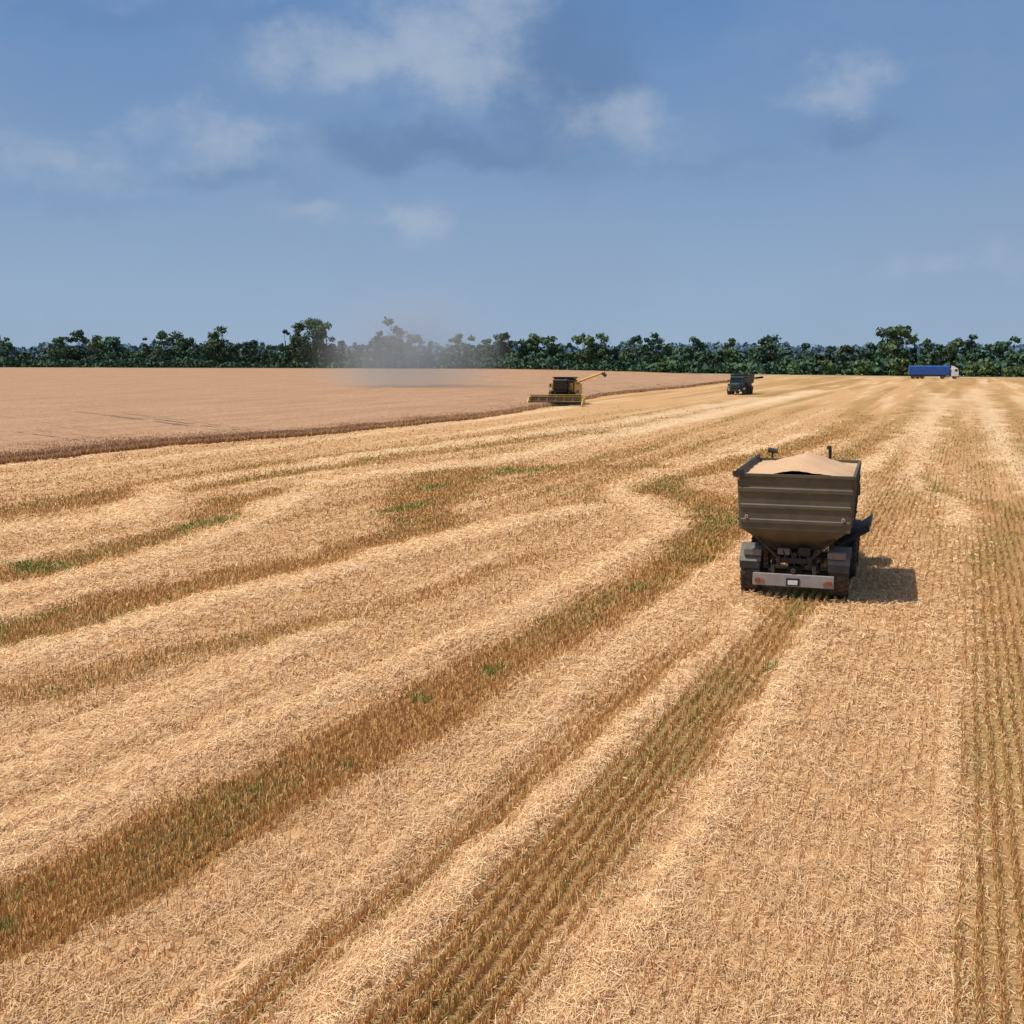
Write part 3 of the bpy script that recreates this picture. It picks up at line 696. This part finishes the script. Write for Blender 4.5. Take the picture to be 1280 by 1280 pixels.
# ------------------------------------------------------------------ sky, sun
SE=61;SUNAZ=-97    # sun to the left, slightly behind the camera
BG=.12
w=bpy.data.worlds.new("World");sc.world=w;w.use_nodes=True;nt=w.node_tree;L=nt.links.new
bg=nt.nodes['Background'];bg.inputs[1].default_value=BG
KS=.1/BG
def K(c): return tuple(v*KS for v in c)
sky=N(nt,'ShaderNodeTexSky');sky.sky_type='NISHITA';sky.sun_disc=False;sky.sun_elevation=R(SE);sky.sun_rotation=R(SUNAZ);sky.dust_density=1.5
tc=N(nt,'ShaderNodeTexCoord');sx=N(nt,'ShaderNodeSeparateXYZ');L(tc.outputs['Generated'],sx.inputs[0])
def MA(op,a,b=None,c=None,clamp=False):
    n=N(nt,'ShaderNodeMath');n.operation=op;n.use_clamp=clamp
    for i,v in enumerate((a,b,c)):
        if v is None: continue
        if isinstance(v,(int,float)): n.inputs[i].default_value=v
        else: L(v,n.inputs[i])
    return n.outputs[0]
def MR(v,a,b,c=0,d=1,sm=True):
    q=N(nt,'ShaderNodeMapRange');q.interpolation_type='SMOOTHSTEP' if sm else 'LINEAR'
    for nme,val in(('From Min',a),('From Max',b),('To Min',c),('To Max',d)): q.inputs[nme].default_value=val
    L(v,q.inputs['Value']);return q.outputs[0]
def MX(f,c1,c2):
    q=N(nt,'ShaderNodeMixRGB')
    for i,v in enumerate((f,c1,c2)):
        if isinstance(v,tuple): q.inputs[i].default_value=v+(1,)
        elif isinstance(v,(int,float)): q.inputs[i].default_value=v
        else: L(v,q.inputs[i])
    return q.outputs[0]
def VM(op,a,b=None,c=None):
    n=N(nt,'ShaderNodeVectorMath');n.operation=op
    for i,v in enumerate((a,b,c)):
        if v is None: continue
        if isinstance(v,tuple): n.inputs[i].default_value=v
        else: L(v,n.inputs[i])
    return n
az=MA('ARCTAN2',sx.outputs[0],sx.outputs[1]);el=MA('ARCSINE',sx.outputs[2])
rp=N(nt,'ShaderNodeValToRGB');e=rp.color_ramp.elements
stops=[(0,(3.25,4.45,5.95)),(.12,(2.85,4.05,5.8)),(.35,(2.0,3.2,5.25)),(.62,(1.25,2.5,4.95)),(1,(1.0,2.0,4.2))]
e[0].position=0;e[0].color=K(stops[0][1])+(1,);e[1].position=1;e[1].color=K(stops[-1][1])+(1,)
for p_,c_ in stops[1:-1]:
    q=e.new(p_);q.color=K(c_)+(1,)
L(MR(el,0,.45,0,1,False),rp.inputs[0])
base=MX(MR(el,.3,.9,.95,.15),sky.outputs[0],rp.outputs[0])
cb=N(nt,'ShaderNodeCombineXYZ');L(az,cb.inputs[0]);L(el,cb.inputs[1])
def noise(sc_,det,rough=.55,off=0):
    n=N(nt,'ShaderNodeTexNoise');n.noise_dimensions='2D';n.inputs['Scale'].default_value=sc_;n.inputs['Detail'].default_value=det;n.inputs['Roughness'].default_value=rough
    L(VM('MULTIPLY_ADD',cb.outputs[0],(1,1.5,0),(off,off*1.7,0)).outputs[0],n.inputs['Vector']);return n
wn=noise(13,4,.6,2)
wv=VM('MULTIPLY_ADD',wn.outputs['Color'],(.085,.055,0),(-.0425,-.0275,0)).outputs[0]
wc=VM('ADD',cb.outputs[0],wv).outputs[0]
def blobs(lst):
    acc=None
    for (a0,e0,ra,re_,s) in lst:
        d=VM('LENGTH',VM('MULTIPLY_ADD',wc,(1/ra,1/re_,0),(-a0/ra,-e0/re_,0)).outputs[0]).outputs['Value']
        v=MR(d,.1,1.75,s,0)
        acc=v if acc is None else MA('MAXIMUM',acc,v)
    return acc
bright=blobs([(-.055,.245,.068,.050,1),(-.13,.238,.085,.030,.9),(-.03,.300,.055,.05,1),(-.235,.175,.075,.032,.8),(-.37,.150,.085,.024,.7),(.092,.190,.065,.027,.8),(-.087,.110,.050,.017,.75),(.265,.210,.045,.025,.75),(-.172,.121,.028,.014,.55),(.38,.073,.13,.016,.5),(-.22,.300,.18,.026,.7),(-.43,.285,.07,.035,.55),(.33,.29,.15,.02,.35),(.7,.3,.2,.06,.8),(-.8,.25,.2,.06,.8)])
dark=blobs([(.045,.225,.075,.085,1),(-.06,.172,.16,.020,.9),(.28,.178,.055,.016,.7),(-.235,.142,.09,.013,.65),(-.30,.262,.22,.016,.5),(.14,.156,.11,.012,.5),(-.36,.122,.11,.010,.4)])
det=noise(17,6,.6,5).outputs['Fac']
wisp=MR(noise(4,5,.6,9).outputs['Fac'],.42,.72,0,.28)
def edge(mask,amp,a,b):
    return MR(MA('ADD',mask,MA('MULTIPLY',MA('SUBTRACT',det,.5),amp)),a,b)
mb=MA('MULTIPLY',edge(bright,1.3,.14,1.1),MA('ADD',MA('MULTIPLY',bright,.6),.4),clamp=True)
md=MA('MULTIPLY',edge(dark,.6,.0,.9),dark,clamp=True)
c=MX(wisp,base,K((2.7,3.6,5.1)))
c=MX(MA('MULTIPLY',md,.64),c,K((1.2,2.1,3.8)))
c=MX(MA('MULTIPLY',mb,.82),c,K((3.9,4.75,6.0)))
L(c,bg.inputs[0])
l=bpy.data.lights.new('sun','SUN');l.energy=3.9;l.angle=R(.6);l.color=(1,.95,.86)
lo=bpy.data.objects.new('sun',l);sc.collection.objects.link(lo)
sd=Vector((math.sin(R(SUNAZ))*math.cos(R(SE)),math.cos(R(SUNAZ))*math.cos(R(SE)),math.sin(R(SE))))
lo.rotation_euler=sd.to_track_quat('Z','Y').to_euler()

# ------------------------------------------------------------------ camera
cam=bpy.data.cameras.new('camera');co=bpy.data.objects.new('camera',cam);sc.collection.objects.link(co)
co.location=(0,0,6.6);co.rotation_euler=(math.pi/2-math.atan(195/1437),0,0)
cam.sensor_width=36;cam.lens=1437/1280*36;cam.clip_start=.1;cam.clip_end=20000
sc.camera=co
